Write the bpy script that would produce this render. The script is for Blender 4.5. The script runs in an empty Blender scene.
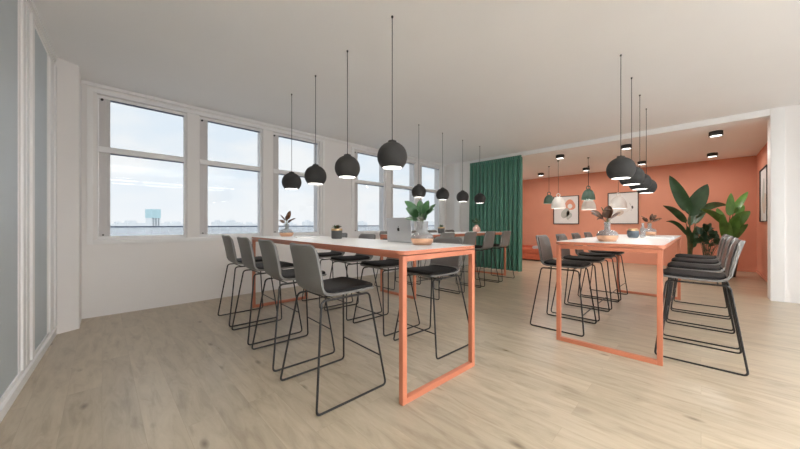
import bpy, bmesh, math, random
from mathutils import Vector, Matrix, Euler
PI = math.pi
rad = math.radians
sc = bpy.context.scene
COL = sc.collection
random.seed(7)

# ------------------------------------------------------------------ materials
def mat(name, rgb, rough=0.5, metal=0.0, **kw):
    m = bpy.data.materials.new(name); m.use_nodes = True
    b = m.node_tree.nodes['Principled BSDF']
    b.inputs['Base Color'].default_value = (*rgb, 1)
    b.inputs['Roughness'].default_value = rough
    b.inputs['Metallic'].default_value = metal
    for k, v in kw.items():
        b.inputs[k].default_value = v
    return m

def N(m, t, **kw):
    n = m.node_tree.nodes.new(t)
    for k, v in kw.items(): setattr(n, k, v)
    return n

def varied(name, rgb, rough, scale=6.0, amount=0.12, bump=0.0, bscale=60, metal=0.0, stretch=(1, 1, 1), **kw):
    """Procedural variation of the base colour and a fine noise bump, in object space."""
    m = mat(name, rgb, rough, metal, **kw)
    L = m.node_tree.links; b = m.node_tree.nodes['Principled BSDF']
    tc = N(m, 'ShaderNodeTexCoord'); mp = N(m, 'ShaderNodeMapping')
    mp.inputs['Scale'].default_value = stretch
    L.new(tc.outputs['Object'], mp.inputs['Vector'])
    ns = N(m, 'ShaderNodeTexNoise'); ns.inputs['Scale'].default_value = scale; ns.inputs['Detail'].default_value = 5
    L.new(mp.outputs['Vector'], ns.inputs['Vector'])
    r = N(m, 'ShaderNodeValToRGB')
    r.color_ramp.elements[0].position = 0.3; r.color_ramp.elements[1].position = 0.7
    r.color_ramp.elements[0].color = (*[c * (1 - amount) for c in rgb], 1)
    r.color_ramp.elements[1].color = (*[min(1, c * (1 + amount)) for c in rgb], 1)
    L.new(ns.outputs['Fac'], r.inputs['Fac']); L.new(r.outputs['Color'], b.inputs['Base Color'])
    if bump:
        n2 = N(m, 'ShaderNodeTexNoise'); n2.inputs['Scale'].default_value = bscale; n2.inputs['Detail'].default_value = 3
        L.new(mp.outputs['Vector'], n2.inputs['Vector'])
        bp = N(m, 'ShaderNodeBump'); bp.inputs['Strength'].default_value = bump; bp.inputs['Distance'].default_value = 0.01
        L.new(n2.outputs['Fac'], bp.inputs['Height']); L.new(bp.outputs['Normal'], b.inputs['Normal'])
    return m

def emis(name, rgb, strength):
    m = mat(name, (0.9, 0.9, 0.88), 0.5)
    b = m.node_tree.nodes['Principled BSDF']
    b.inputs['Emission Color'].default_value = (*rgb, 1)
    b.inputs['Emission Strength'].default_value = strength
    return m

def glass_mat(name, tint, rough=0.0, fres=1.45):
    """Thin clear sheet: tinted straight-through light plus mirror reflection by Fresnel."""
    m = bpy.data.materials.new(name); m.use_nodes = True
    nt = m.node_tree; nt.nodes.clear()
    o = nt.nodes.new('ShaderNodeOutputMaterial'); mx = nt.nodes.new('ShaderNodeMixShader')
    t = nt.nodes.new('ShaderNodeBsdfTransparent'); g = nt.nodes.new('ShaderNodeBsdfGlossy'); f = nt.nodes.new('ShaderNodeFresnel')
    t.inputs['Color'].default_value = (*tint, 1); g.inputs['Roughness'].default_value = rough; f.inputs['IOR'].default_value = fres
    ge = nt.nodes.new('ShaderNodeNewGeometry'); io = nt.nodes.new('ShaderNodeMapRange')   # the node inverts the index on back faces: undo it
    io.inputs['To Min'].default_value = fres; io.inputs['To Max'].default_value = 1 / fres
    nt.links.new(ge.outputs['Backfacing'], io.inputs['Value']); nt.links.new(io.outputs[0], f.inputs['IOR'])
    nt.links.new(f.outputs[0], mx.inputs[0]); nt.links.new(t.outputs[0], mx.inputs[1]); nt.links.new(g.outputs[0], mx.inputs[2])
    nt.links.new(mx.outputs[0], o.inputs[0])
    return m

def frosted_sheet(name, tint, milk, amount):
    """thin slightly milky glass: part clear, part white diffusing, with a mirror reflection"""
    m = glass_mat(name, tint, 0.03); nt = m.node_tree; L = nt.links
    out = next(n for n in nt.nodes if n.type == 'OUTPUT_MATERIAL'); first = out.inputs[0].links[0].from_node
    d = nt.nodes.new('ShaderNodeBsdfDiffuse'); d.inputs[0].default_value = (*milk, 1)
    t = nt.nodes.new('ShaderNodeBsdfTranslucent'); t.inputs[0].default_value = (*milk, 1)
    a = nt.nodes.new('ShaderNodeMixShader'); a.inputs[0].default_value = 0.4; L.new(d.outputs[0], a.inputs[1]); L.new(t.outputs[0], a.inputs[2])
    b = nt.nodes.new('ShaderNodeMixShader'); b.inputs[0].default_value = amount; L.new(first.outputs[0], b.inputs[1]); L.new(a.outputs[0], b.inputs[2])
    L.new(b.outputs[0], out.inputs[0]); return m

def floor_mat():
    m = mat('oak_planks', (0.5, 0.42, 0.33), 0.32, **{'Specular IOR Level': 0.6})
    L = m.node_tree.links; b = m.node_tree.nodes['Principled BSDF']
    tc = N(m, 'ShaderNodeTexCoord')
    mp = N(m, 'ShaderNodeMapping'); mp.inputs['Rotation'].default_value = (0, 0, PI / 2)
    L.new(tc.outputs['Object'], mp.inputs['Vector'])
    br = N(m, 'ShaderNodeTexBrick'); br.offset = 0.37; br.offset_frequency = 2
    br.inputs['Scale'].default_value = 1.0; br.inputs['Mortar Size'].default_value = 0.0012
    br.inputs['Mortar Smooth'].default_value = 0.3
    br.inputs['Brick Width'].default_value = 1.7; br.inputs['Row Height'].default_value = 0.19
    br.inputs['Color1'].default_value = (0.0, 0.0, 0.0, 1); br.inputs['Color2'].default_value = (1, 1, 1, 1)
    br.inputs['Mortar'].default_value = (0.0, 0.0, 0.0, 1); br.inputs['Bias'].default_value = 0.0
    L.new(mp.outputs['Vector'], br.inputs['Vector'])
    # per-plank offset of the grain
    sep = N(m, 'ShaderNodeSeparateColor'); L.new(br.outputs['Color'], sep.inputs[0])
    off = N(m, 'ShaderNodeVectorMath', operation='SCALE'); off.inputs['Scale'].default_value = 13.0
    cmb = N(m, 'ShaderNodeCombineXYZ'); L.new(sep.outputs[0], cmb.inputs[0]); L.new(sep.outputs[0], cmb.inputs[2])
    L.new(cmb.outputs[0], off.inputs[0])
    add = N(m, 'ShaderNodeVectorMath', operation='ADD'); L.new(mp.outputs['Vector'], add.inputs[0]); L.new(off.outputs[0], add.inputs[1])
    mg = N(m, 'ShaderNodeMapping'); mg.inputs['Scale'].default_value = (2.5, 13, 1); L.new(add.outputs[0], mg.inputs['Vector'])
    gr = N(m, 'ShaderNodeTexNoise'); gr.inputs['Scale'].default_value = 1.0; gr.inputs['Detail'].default_value = 7; gr.inputs['Roughness'].default_value = 0.62; gr.inputs['Distortion'].default_value = 0.6
    L.new(mg.outputs[0], gr.inputs['Vector'])
    ramp = N(m, 'ShaderNodeValToRGB'); e = ramp.color_ramp.elements
    e[0].position = 0.33; e[0].color = (0.335, 0.265, 0.183, 1)
    e[1].position = 0.68; e[1].color = (0.495, 0.412, 0.303, 1)
    x = e.new(0.5); x.color = (0.432, 0.355, 0.256, 1)
    L.new(gr.outputs['Fac'], ramp.inputs['Fac'])
    # plank to plank tone
    hue = N(m, 'ShaderNodeHueSaturation'); mr = N(m, 'ShaderNodeMapRange')
    mr.inputs['To Min'].default_value = 0.93; mr.inputs['To Max'].default_value = 1.07
    L.new(sep.outputs[0], mr.inputs['Value']); L.new(mr.outputs[0], hue.inputs['Value']); L.new(ramp.outputs[0], hue.inputs['Color'])
    # knots
    mk = N(m, 'ShaderNodeMapping'); mk.inputs['Scale'].default_value = (1.5, 3.6, 1); L.new(add.outputs[0], mk.inputs['Vector'])
    vo = N(m, 'ShaderNodeTexVoronoi'); vo.inputs['Scale'].default_value = 1.0; vo.inputs['Randomness'].default_value = 1
    L.new(mk.outputs[0], vo.inputs['Vector'])
    kr = N(m, 'ShaderNodeValToRGB'); kr.color_ramp.elements[0].position = 0.02; kr.color_ramp.elements[0].color = (0.3, 0.26, 0.22, 1)
    kr.color_ramp.elements[1].position = 0.1; kr.color_ramp.elements[1].color = (1, 1, 1, 1)
    L.new(vo.outputs['Distance'], kr.inputs['Fac'])
    mul = N(m, 'ShaderNodeMix', data_type='RGBA', blend_type='MULTIPLY'); mul.inputs[0].default_value = 0.8
    L.new(hue.outputs[0], mul.inputs[6]); L.new(kr.outputs[0], mul.inputs[7])
    seam = N(m, 'ShaderNodeMix', data_type='RGBA'); L.new(br.outputs['Fac'], seam.inputs[0])
    L.new(mul.outputs[2], seam.inputs[6]); seam.inputs[7].default_value = (0.37, 0.295, 0.21, 1)
    L.new(seam.outputs[2], b.inputs['Base Color'])
    rr = N(m, 'ShaderNodeMapRange'); rr.inputs['To Min'].default_value = 0.24; rr.inputs['To Max'].default_value = 0.36
    L.new(gr.outputs['Fac'], rr.inputs['Value']); L.new(rr.outputs[0], b.inputs['Roughness'])
    bp = N(m, 'ShaderNodeBump'); bp.inputs['Strength'].default_value = 0.06; bp.inputs['Distance'].default_value = 0.004
    L.new(gr.outputs['Fac'], bp.inputs['Height']); L.new(bp.outputs['Normal'], b.inputs['Normal'])
    return m

M = {}
M['floor'] = floor_mat()
M['wall'] = varied('wall_paint', (0.855, 0.825, 0.80), 0.75, 1.5, 0.012, 0.03, 180)
M['ceil'] = varied('ceiling_paint', (0.90, 0.885, 0.875), 0.85, 1.2, 0.01, 0.02, 150)
M['trim'] = varied('white_trim', (0.87, 0.855, 0.84), 0.42, 2, 0.01)
M['coral_wall'] = varied('coral_paint', (0.72, 0.315, 0.21), 0.7, 1.6, 0.03, 0.03, 160)
M['coral'] = varied('coral_metal', (0.56, 0.195, 0.108), 0.42, 3, 0.02)
M['top'] = varied('white_laminate', (0.80, 0.79, 0.77), 0.30, 8, 0.015)
M['shell'] = varied('grey_leather', (0.180, 0.172, 0.161), 0.48, 5, 0.08, 0.12, 260)
M['back_pad'] = varied('taupe_leather', (0.135, 0.120, 0.110), 0.30, 5, 0.08, 0.1, 240)
M['cushion'] = varied('black_leather', (0.009, 0.008, 0.008), 0.65, 8, 0.15, 0.15, 220, **{'Specular IOR Level': 0.25})
M['black_metal'] = varied('black_metal', (0.018, 0.016, 0.015), 0.42, 8, 0.1)
M['shade'] = varied('black_shade', (0.034, 0.032, 0.030), 0.72, 9, 0.12, 0.08, 250)
M['cord'] = mat('dark_cord', (0.03, 0.028, 0.027), 0.7)
M['lamp_in'] = mat('white_lamp_inside', (0.85, 0.84, 0.82), 0.6)
M['glow'] = emis('lamp_diffuser', (1.0, 0.96, 0.90), 3.0)
M['spot_glow'] = emis('spot_diffuser', (1.0, 0.95, 0.88), 3.0)
M['strip_up'] = emis('strip_added_uplight', (0.96, 0.98, 1.0), 17.0)  # glow of the uplight added to brighten the ceiling
M['strip_glow'] = emis('strip_diffuser', (0.97, 0.985, 1.0), 12.5)
M['pane'] = glass_mat('window_glass', (0.69, 0.70, 0.705), 0.0, 1.25)
M['frost'] = varied('frosted_blue_glass', (0.50, 0.55, 0.57), 0.45, 2.0, 0.03, 0.02, 90)
M['frame_grey'] = varied('backlit_window_stile', (0.66, 0.63, 0.615), 0.5, 3, 0.03, stretch=(30, 30, 0.3))  # shade of the backlit frame put into the stile's grey
M['gasket'] = mat('dark_gasket', (0.10, 0.12, 0.19), 0.5)
M['curtain'] = varied('green_velvet', (0.060, 0.205, 0.138), 0.5, 12, 0.06, 0.0, 200, **{'Sheen Weight': 0.35, 'Sheen Roughness': 0.5})
M['copper'] = varied('copper', (0.85, 0.50, 0.33), 0.22, 12, 0.06, metal=1.0)
M['gold'] = varied('gold_band', (0.62, 0.44, 0.25), 0.45, 10, 0.05, metal=1.0)
M['smoke'] = frosted_sheet('smoky_glass', (0.86, 0.86, 0.86), (0.72, 0.73, 0.73), 0.24)
M['balustrade'] = frosted_sheet('balustrade_glass', (0.95, 0.96, 0.97), (0.95, 0.96, 0.97), 0.2)
M['pot'] = varied('charcoal_pot', (0.07, 0.07, 0.068), 0.6, 10, 0.15, 0.15, 120)
M['bluegrey'] = varied('blue_grey_ceramic', (0.12, 0.145, 0.17), 0.35, 8, 0.1)
M['pink'] = varied('blush_ceramic', (0.72, 0.45, 0.38), 0.4, 8, 0.06)
M['leaf'] = varied('deep_green_leaf', (0.035, 0.10, 0.034), 0.38, 9, 0.35)
M['leaf_dark'] = varied('dark_green_leaf', (0.016, 0.050, 0.020), 0.42, 9, 0.35)
M['leaf_bright'] = varied('bright_green_leaf', (0.105, 0.25, 0.050), 0.42, 6, 0.3)
M['leaf_big'] = varied('strelitzia_leaf', (0.034, 0.092, 0.034), 0.42, 5, 0.3)
M['leaf_brown'] = varied('bronze_leaf', (0.085, 0.036, 0.016), 0.45, 10, 0.4)
M['stem'] = varied('plant_stem', (0.10, 0.11, 0.04), 0.6, 10, 0.2)
M['soil'] = varied('potting_soil', (0.03, 0.022, 0.016), 0.95, 30, 0.4, 0.6, 60)
M['alu'] = varied('brushed_aluminium', (0.52, 0.52, 0.53), 0.38, 4, 0.03, metal=0.7)
M['alu_key'] = mat('laptop_keys', (0.03, 0.03, 0.032), 0.5)
M['screen'] = mat('laptop_screen', (0.01, 0.01, 0.012), 0.12)
M['logo'] = mat('dark_logo', (0.015, 0.015, 0.016), 0.25)
M['paper'] = varied('paper', (0.82, 0.81, 0.80), 0.7, 5, 0.02)
M['paper_grey'] = mat('grey_print', (0.36, 0.40, 0.43), 0.7)
M['bell_green'] = varied('green_enamel', (0.062, 0.115, 0.085), 0.45, 6, 0.05)
M['bell_white'] = varied('white_enamel', (0.74, 0.70, 0.66), 0.5, 6, 0.03)
M['art_peach'] = mat('peach_ink', (0.78, 0.36, 0.25), 0.8)
M['art_grey'] = mat('grey_green_ink', (0.50, 0.53, 0.50), 0.8)
M['art_line'] = mat('dark_ink', (0.12, 0.11, 0.11), 0.8)
M['art_beige'] = mat('beige_ink', (0.66, 0.55, 0.47), 0.8)
M['sofa'] = varied('coral_upholstery', (0.52, 0.115, 0.055), 0.85, 14, 0.08, 0.15, 220)
M['pillow'] = varied('grey_pillow_cloth', (0.45, 0.44, 0.45), 0.9, 14, 0.08, 0.15, 220)
M['city'] = varied('hazed_concrete', (0.93, 0.95, 0.97), 0.9, 0.05, 0.05)  # distance haze of the skyline put into this very pale colour
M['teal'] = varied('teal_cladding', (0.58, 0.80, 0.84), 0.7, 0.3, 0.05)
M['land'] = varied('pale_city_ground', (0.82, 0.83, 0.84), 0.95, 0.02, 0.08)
M['railing'] = mat('blue_grey_rail', (0.16, 0.20, 0.30), 0.5)

# ------------------------------------------------------------------ mesh helpers
class MB:
    def __init__(self): self.bm = bmesh.new()
    def box(self, x0, x1, y0, y1, z0, z1, bevel=0.0, rz=0.0, c=None):
        bm = self.bm
        vs = [bm.verts.new((x, y, z)) for z in (z0, z1) for x, y in ((x0, y0), (x1, y0), (x1, y1), (x0, y1))]
        fs = [bm.faces.new([vs[i] for i in f]) for f in ((3, 2, 1, 0), (4, 5, 6, 7), (0, 1, 5, 4), (1, 2, 6, 5), (2, 3, 7, 6), (3, 0, 4, 7))]
        if bevel:
            es = list({e for f in fs for e in f.edges})
            r = bmesh.ops.bevel(bm, geom=es, offset=bevel, segments=2, affect='EDGES', profile=0.7)
        return self
    def prism(self, pts, z0, z1):
        bm = self.bm
        a = [bm.verts.new((x, y, z0)) for x, y in pts]; b = [bm.verts.new((x, y, z1)) for x, y in pts]
        n = len(pts)
        bm.faces.new(a[::-1]); bm.faces.new(b)
        for i in range(n): bm.faces.new((a[i], a[(i + 1) % n], b[(i + 1) % n], b[i]))
        return self
    def lathe(self, prof, seg=32, c=(0, 0, 0), closed=False):
        """prof: list of (r, z); ends with r == 0 are closed to a point."""
        bm = self.bm; rings = []
        for r, z in prof:
            if r <= 1e-6: rings.append([bm.verts.new((c[0], c[1], c[2] + z))])
            else: rings.append([bm.verts.new((c[0] + r * math.cos(2 * PI * i / seg), c[1] + r * math.sin(2 * PI * i / seg), c[2] + z)) for i in range(seg)])
        pairs = list(zip(rings, rings[1:]))
        if closed: pairs.append((rings[-1], rings[0]))
        for a, b in pairs:
            if len(a) == 1 and len(b) == 1: continue
            for i in range(seg):
                j = (i + 1) % seg
                if len(a) == 1: bm.faces.new((a[0], b[j], b[i]))
                elif len(b) == 1: bm.faces.new((a[i], a[j], b[0]))
                else: bm.faces.new((a[i], a[j], b[j], b[i]))
        return self
    def tube(self, pts, r, seg=8, closed=False, taper=None):
        bm = self.bm; pts = [Vector(p) for p in pts]; n = len(pts); rings = []
        up = None
        for i, p in enumerate(pts):
            if closed: t = (pts[(i + 1) % n] - pts[i - 1])
            else: t = pts[min(i + 1, n - 1)] - pts[max(i - 1, 0)]
            t.normalize()
            if up is None:
                up = Vector((0, 0, 1)) if abs(t.z) < 0.9 else Vector((1, 0, 0))
            x = t.cross(up)
            if x.length < 1e-4: x = t.cross(Vector((0.3, 1, 0.2)))
            x.normalize(); y = x.cross(t).normalized(); up = y
            rr = r if taper is None else r + (taper - r) * i / (n - 1)
            rings.append([bm.verts.new(p + x * rr * math.cos(2 * PI * k / seg) + y * rr * math.sin(2 * PI * k / seg)) for k in range(seg)])
        m = n if closed else n - 1
        for i in range(m):
            a, b = rings[i], rings[(i + 1) % n]
            # best alignment for closed seams
            sh = 0
            if closed and i == n - 1:
                sh = min(range(seg), key=lambda s: (a[0].co - b[s].co).length)
            for k in range(seg):
                bm.faces.new((a[k], a[(k + 1) % seg], b[(k + 1 + sh) % seg], b[(k + sh) % seg]))
        if not closed:
            bm.faces.new(rings[0][::-1]); bm.faces.new(rings[-1])
        return self
    def grid(self, P, close_u=False):
        """P[i][j] points -> quads"""
        bm = self.bm; V = [[bm.verts.new(p) for p in row] for row in P]
        for i in range(len(V) - 1):
            for j in range(len(V[0]) - 1):
                bm.faces.new((V[i][j], V[i][j + 1], V[i + 1][j + 1], V[i + 1][j]))
        return V
    def slab(self, P, Q):
        """closed thick sheet between grids P (top) and Q (bottom)"""
        bm = self.bm
        A = [[bm.verts.new(p) for p in r] for r in P]; B = [[bm.verts.new(p) for p in r] for r in Q]
        n, m = len(A), len(A[0])
        for i in range(n - 1):
            for j in range(m - 1):
                bm.faces.new((A[i][j], A[i][j + 1], A[i + 1][j + 1], A[i + 1][j]))
                bm.faces.new((B[i][j], B[i + 1][j], B[i + 1][j + 1], B[i][j + 1]))
        ring = [(0, j) for j in range(m)] + [(i, m - 1) for i in range(1, n)] + [(n - 1, j) for j in range(m - 2, -1, -1)] + [(i, 0) for i in range(n - 2, 0, -1)]
        for k in range(len(ring)):
            a, b = ring[k], ring[(k + 1) % len(ring)]
            bm.faces.new((A[a[0]][a[1]], B[a[0]][a[1]], B[b[0]][b[1]], A[b[0]][b[1]]))
        return self
    def leaf(self, base, tip, width, lift=0.0, fold=0.25, wave=0.0, up=(0, 0, 1), nu=10, shape=0.45, thick=0.0012, face=None):
        """A leaf blade with a folded midrib from base to tip, arching by lift, as a thin closed sheet."""
        base, tip = Vector(base), Vector(tip); up = Vector(up)
        ax = (tip - base); Lg = ax.length; axn = ax.normalized()
        side = axn.cross(Vector(face) if face is not None else up)
        if side.length < 1e-3: side = axn.cross(Vector((1, 0.3, 0)))
        side.normalize(); nrm = side.cross(axn).normalized()
        P, Q = [], []
        for i in range(nu + 1):
            t = i / nu
            c = base + ax * t + up * (lift * 4 * t * (1 - t) * Lg)
            w = width * 0.5 * max(0.02, (t ** shape) * ((1 - t) ** 0.75) * 1.85)
            row, row2 = [], []
            for s in (-1, -0.5, 0, 0.5, 1):
                p = c + side * (s * w) + nrm * (abs(s) * w * fold + wave * w * math.sin(t * 13 + s * 2) * abs(s))
                row.append(p + nrm * thick); row2.append(p - nrm * thick)
            P.append(row); Q.append(row2)
        return self.slab(P, Q)
    def build(self, name, m, parent=None, smooth=35, loc=None):
        me = bpy.data.meshes.new(name)
        bmesh.ops.recalc_face_normals(self.bm, faces=self.bm.faces)
        self.bm.to_mesh(me); self.bm.free()
        if smooth:
            me.polygons.foreach_set('use_smooth', [True] * len(me.polygons))
            me.set_sharp_from_angle(angle=rad(smooth))
        me.materials.append(M[m] if isinstance(m, str) else m)
        o = bpy.data.objects.new(name, me); COL.objects.link(o)
        if parent: o.parent = parent
        if loc: o.location = loc
        return o

def tag(o, label=None, cat=None, group=None, kind=None):
    for k, v in (('label', label), ('category', cat), ('group', group), ('kind', kind)):
        if v: o[k] = v
    return o
def thing(name, loc=(0, 0, 0), rz=0.0, label=None, cat=None, group=None):
    o = bpy.data.objects.new(name, None); o.empty_display_size = 0.1; COL.objects.link(o)
    o.location = loc; o.rotation_euler = (0, 0, rz)
    return tag(o, label, cat, group)
def struct(o): o['kind'] = 'structure'; return o
def copy_tree(o, parent=None):
    c = o.copy(); COL.objects.link(c); c.parent = parent
    for ch in o.children: copy_tree(ch, c)
    return c

# ------------------------------------------------------------------ camera
FPX, HC, TH = 299.5, 1.3, rad(45.15)
cd = bpy.data.cameras.new('camera'); cam = bpy.data.objects.new('camera', cd); COL.objects.link(cam)
cd.sensor_width = 36; cd.lens = FPX * 36 / 800; cd.clip_start = 0.05; cd.clip_end = 4000
cam.location = (0, 0, HC); cam.rotation_euler = (PI / 2, 0, TH - PI / 2)
sc.camera = cam
def at(px, py, dist):
    """point at a given forward distance seen at (px, py) of the 800x449 frame"""
    F = Vector((math.cos(TH), math.sin(TH), 0)); R = Vector((math.sin(TH), -math.cos(TH), 0))
    return F * dist + R * ((px - 400) / FPX * dist) + Vector((0, 0, HC + (224.5 - py) / FPX * dist))

# ------------------------------------------------------------------ room shell
XW, YW, CZ = 8.12, 6.0, 3.28         # partition to coral room, window wall, ceiling
XB, YR, CZ2 = 12.57, -1.06, 3.17     # coral back wall, coral right wall, coral room ceiling
YB = -3.6                            # room runs on behind the camera to here
struct(MB().box(-1.2, XB + 0.2, YB, YW + 0.35, -0.12, 0).build('floor', 'floor', smooth=0))
struct(MB().box(-1.2, XW + 0.03, YB, YW + 0.35, CZ, CZ + 0.25).build('ceiling', 'ceil', smooth=0))
struct(MB().box(XW + 0.03, XB + 0.2, YR - 0.2, YW + 0.35, CZ2, CZ + 0.25).build('ceiling_lower', 'ceil', smooth=0))
# window openings
W1 = [-0.05, 1.17, 2.41]; W2 = [4.40, 5.62, 6.84]; WW = 1.05
WX = [(x, x + WW) for x in W1 + W2]
WZ0, WZ1 = 1.08, 3.15
wb = MB()
wb.box(-0.6, XB + 0.2, YW, YW + 0.3, 0, WZ0); wb.box(-0.6, XB + 0.2, YW, YW + 0.3, WZ1, CZ)
xs = [-0.6] + [v for w in WX for v in w] + [XB + 0.2]
for i in range(0, len(xs), 2): wb.box(xs[i], xs[i + 1], YW, YW + 0.3, WZ0, WZ1)
struct(wb.build('wall_back', 'wall', smooth=0))
# casing around each group of windows and a slim crown line at the ceiling
tb = MB()
for x0, x1 in ((WX[0][0] - 0.07, WX[2][1] + 0.07), (WX[3][0] - 0.07, WX[5][1] + 0.07)):
    tb.box(x0 - 0.03, x0 + 0.03, YW - 0.022, YW, WZ0 - 0.06, WZ1 + 0.05, 0.004); tb.box(x1 - 0.03, x1 + 0.03, YW - 0.022, YW, WZ0 - 0.06, WZ1 + 0.05, 0.004)
    tb.box(x0 + 0.031, x1 - 0.031, YW - 0.022, YW, WZ1, WZ1 + 0.05, 0.004); tb.box(x0 + 0.031, x1 - 0.031, YW - 0.022, YW, WZ0 - 0.06, WZ0, 0.004)
struct(tb.build('trim_1', 'trim'))
struct(MB().box(-0.2, XW, YW - 0.03, YW, CZ - 0.05, CZ, 0.006).build('trim_2', 'trim'))

# the six windows
YP = YW + 0.085                       # plane of the sashes
for k, (x0, x1) in enumerate(WX):
    zt0, zt1 = 2.335, 2.415
    f = MB()
    f.box(x0, x1, YP - 0.03, YP + 0.05, WZ1 - 0.04, WZ1, 0.004)            # head
    f.box(x0, x1, YP - 0.03, YP + 0.05, WZ0, WZ0 + 0.05, 0.004)            # foot
    f.box(x1 - 0.035, x1, YP - 0.03, YP + 0.05, WZ0 + 0.05, WZ1 - 0.04, 0.004)
    f.box(x0, x0 + 0.015, YP - 0.03, YP + 0.05, WZ0 + 0.05, WZ1 - 0.04, 0.004)
    w = struct(f.build('window_%d' % (k + 1), 'trim'))
    MB().box(x0 + 0.016, x1 - 0.036, YP - 0.06, YP + 0.05, zt0, zt1, 0.006).build('transom', 'trim', w)
    xs_ = x0 + 0.135
    for z0, z1 in ((WZ0 + 0.05, zt0), (zt1, WZ1 - 0.04)):
        s = MB(); s.box(x0 + 0.016, xs_ - 0.03, YP - 0.02, YP + 0.03, z0, z1)
        s.box(x0 + 0.05, x0 + 0.056, YP - 0.026, YP - 0.02, z0, z1); s.box(x0 + 0.085, x0 + 0.091, YP - 0.026, YP - 0.02, z0, z1)
        s.box(xs_ - 0.03, xs_, YP - 0.025, YP + 0.04, z0, z1, 0.003)
        s.build('stile', 'frame_grey', w)
        g = MB(); g.box(xs_, x1 - 0.036, YP - 0.012, YP + 0.005, z1 - 0.016, z1); g.build('gasket', 'gasket', w)
        MB().box(xs_, x1 - 0.036, YP + 0.006, YP + 0.010, z0, z1).build('glass_pane', 'pane', w, smooth=0)
    h = MB()
    h.lathe([(0, -0.0), (0.016, 0.0), (0.016, 0.02), (0, 0.02)], 12, (0, 0, 0))
    hh = h.build('handle', 'black_metal', w); hh.rotation_euler = (PI / 2, 0, 0); hh.location = (x0 + 0.05, YP - 0.02, WZ1 - 0.06)
    h2 = MB().lathe([(0, 0), (0.011, 0.0), (0.011, 0.02), (0, 0.02)], 12).build('handle', 'black_metal', w); h2.rotation_euler = (PI / 2, 0, 0); h2.location = (x0 + 0.06, YP - 0.02, WZ0 + 0.07)

# right-hand white wall with its pillar, partition return behind the curtain, beam
struct(MB().box(XW, XW + 0.25, YB, -0.985, 0, CZ - 0.001).build('wall_right', 'wall', smooth=0))
struct(MB().box(XW - 0.03, XW + 0.3, -0.99, -0.835, 0, CZ, 0.01).build('trim_3', 'trim'))
struct(MB().box(XW, XW + 0.15, 4.98, YW, 0, CZ - 0.001).build('wall_far_left', 'wall', smooth=0))
struct(MB().box(XW - 0.06, XW, 5.42, 5.62, 0, CZ, 0.006).build('trim_4', 'trim'))
struct(MB().box(XW - 0.02, XW + 0.10, -0.835, 4.98, CZ2 - 0.004, CZ, 0.004).build('trim_5', 'trim'))
# coral room
struct(MB().box(XB, XB + 0.2, YR - 0.2, YW, 0, CZ2).build('wall_far', 'coral_wall', smooth=0))
struct(MB().box(XW + 0.3, XB, YR - 0.2, YR, 0, CZ2).build('wall_far_right', 'coral_wall', smooth=0))
struct(MB().box(XB - 0.015, XB, YR + 0.016, YW, 0, 0.07, 0.003).build('baseboard_far', 'coral_wall'))
struct(MB().box(XW + 0.3, XB, YR, YR + 0.015, 0, 0.07, 0.003).build('baseboard_far_right', 'coral_wall'))

# left glazed partition (turned 2.45 deg) and the splayed pier at its end
LP = thing('wall_left', (-0.468, 3.275, 0), rad(-2.45)); del_keys = None
LP['kind'] = 'structure'
# local: y runs along the partition, x points into the room (x=0 is the face of the base)
fr = MB()
y_end = 2.10
fr.box(-0.16, 0.0, -9.0, y_end, 0, 0.075, 0.006); fr.box(-0.16, -0.02, -9.0, y_end, 0.075, 0.11, 0.004)   # base rail
fr.box(-0.16, 0.0, -9.0, y_end, CZ - 0.05, CZ, 0.004); fr.box(-0.16, -0.015, -9.0, y_end, CZ - 0.085, CZ - 0.05, 0.004); fr.box(-0.16, -0.03, -9.0, y_end, CZ - 0.12, CZ - 0.085, 0.004)
fr.build('frame', 'trim', LP)
def upright(y0, y1):
    u = MB(); w = y1 - y0
    u.box(-0.06, -0.028, y0, y1, 0.11, CZ - 0.12, 0.004)
    u.box(-0.06, -0.012, y0 + w * 0.16, y0 + w * 0.40, 0.11, CZ - 0.12, 0.008)
    u.box(-0.06, -0.012, y0 + w * 0.46, y0 + w * 0.70, 0.11, CZ - 0.12, 0.008)
    u.box(-0.06, 0.0, y0 + w * 0.78, y1, 0.11, CZ - 0.12, 0.006)
    return u.build('post', 'trim', LP)
upright(0.56, 0.95); upright(1.74, y_end)
for q in range(5): upright(0.15 - 1.55 * (q + 1), 0.45 - 1.55 * (q + 1))
ys = [(0.95, 1.74), (-1.10, 0.56)] + [(0.45 - 1.55 * (q + 1), 0.15 - 1.55 * q) for q in range(1, 5)]
for a, b in ys:
    MB().box(-0.040, -0.032, a, b, 0.11, CZ - 0.12).build('glass_pane', 'frost', LP, smooth=0)
pier = MB().prism([(-0.385, 5.365), (-0.205, 5.475), (-0.20, 5.49), (-0.20, 6.0), (-0.60, 6.0), (-0.60, 5.38)], 0, CZ)
struct(pier.build('trim_6', 'wall', smooth=0))

# ------------------------------------------------------------------ outside
struct(MB().box(-9, 14, YW + 0.3, 7.2, -0.2, -0.1).build('balcony_slab', 'city', smooth=0))
par = thing('balcony_railing', (3, 7.15, -0.1), 0, 'frosted glass balcony balustrade with a thin blue-grey handrail outside the windows', 'railing')
MB().box(-11, 10, -0.008, 0.008, 0.0, 1.345).build('glass_panel', 'balustrade', par)
MB().box(-11, 10, -0.025, 0.025, 1.346, 1.372, 0.006).build('handrail', 'railing', par)
struct(MB().lathe([(0, -18.2), (3000, -18.2), (3000, -18), (0, -18)], 48).build('ground_outside', 'land', smooth=0))
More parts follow.
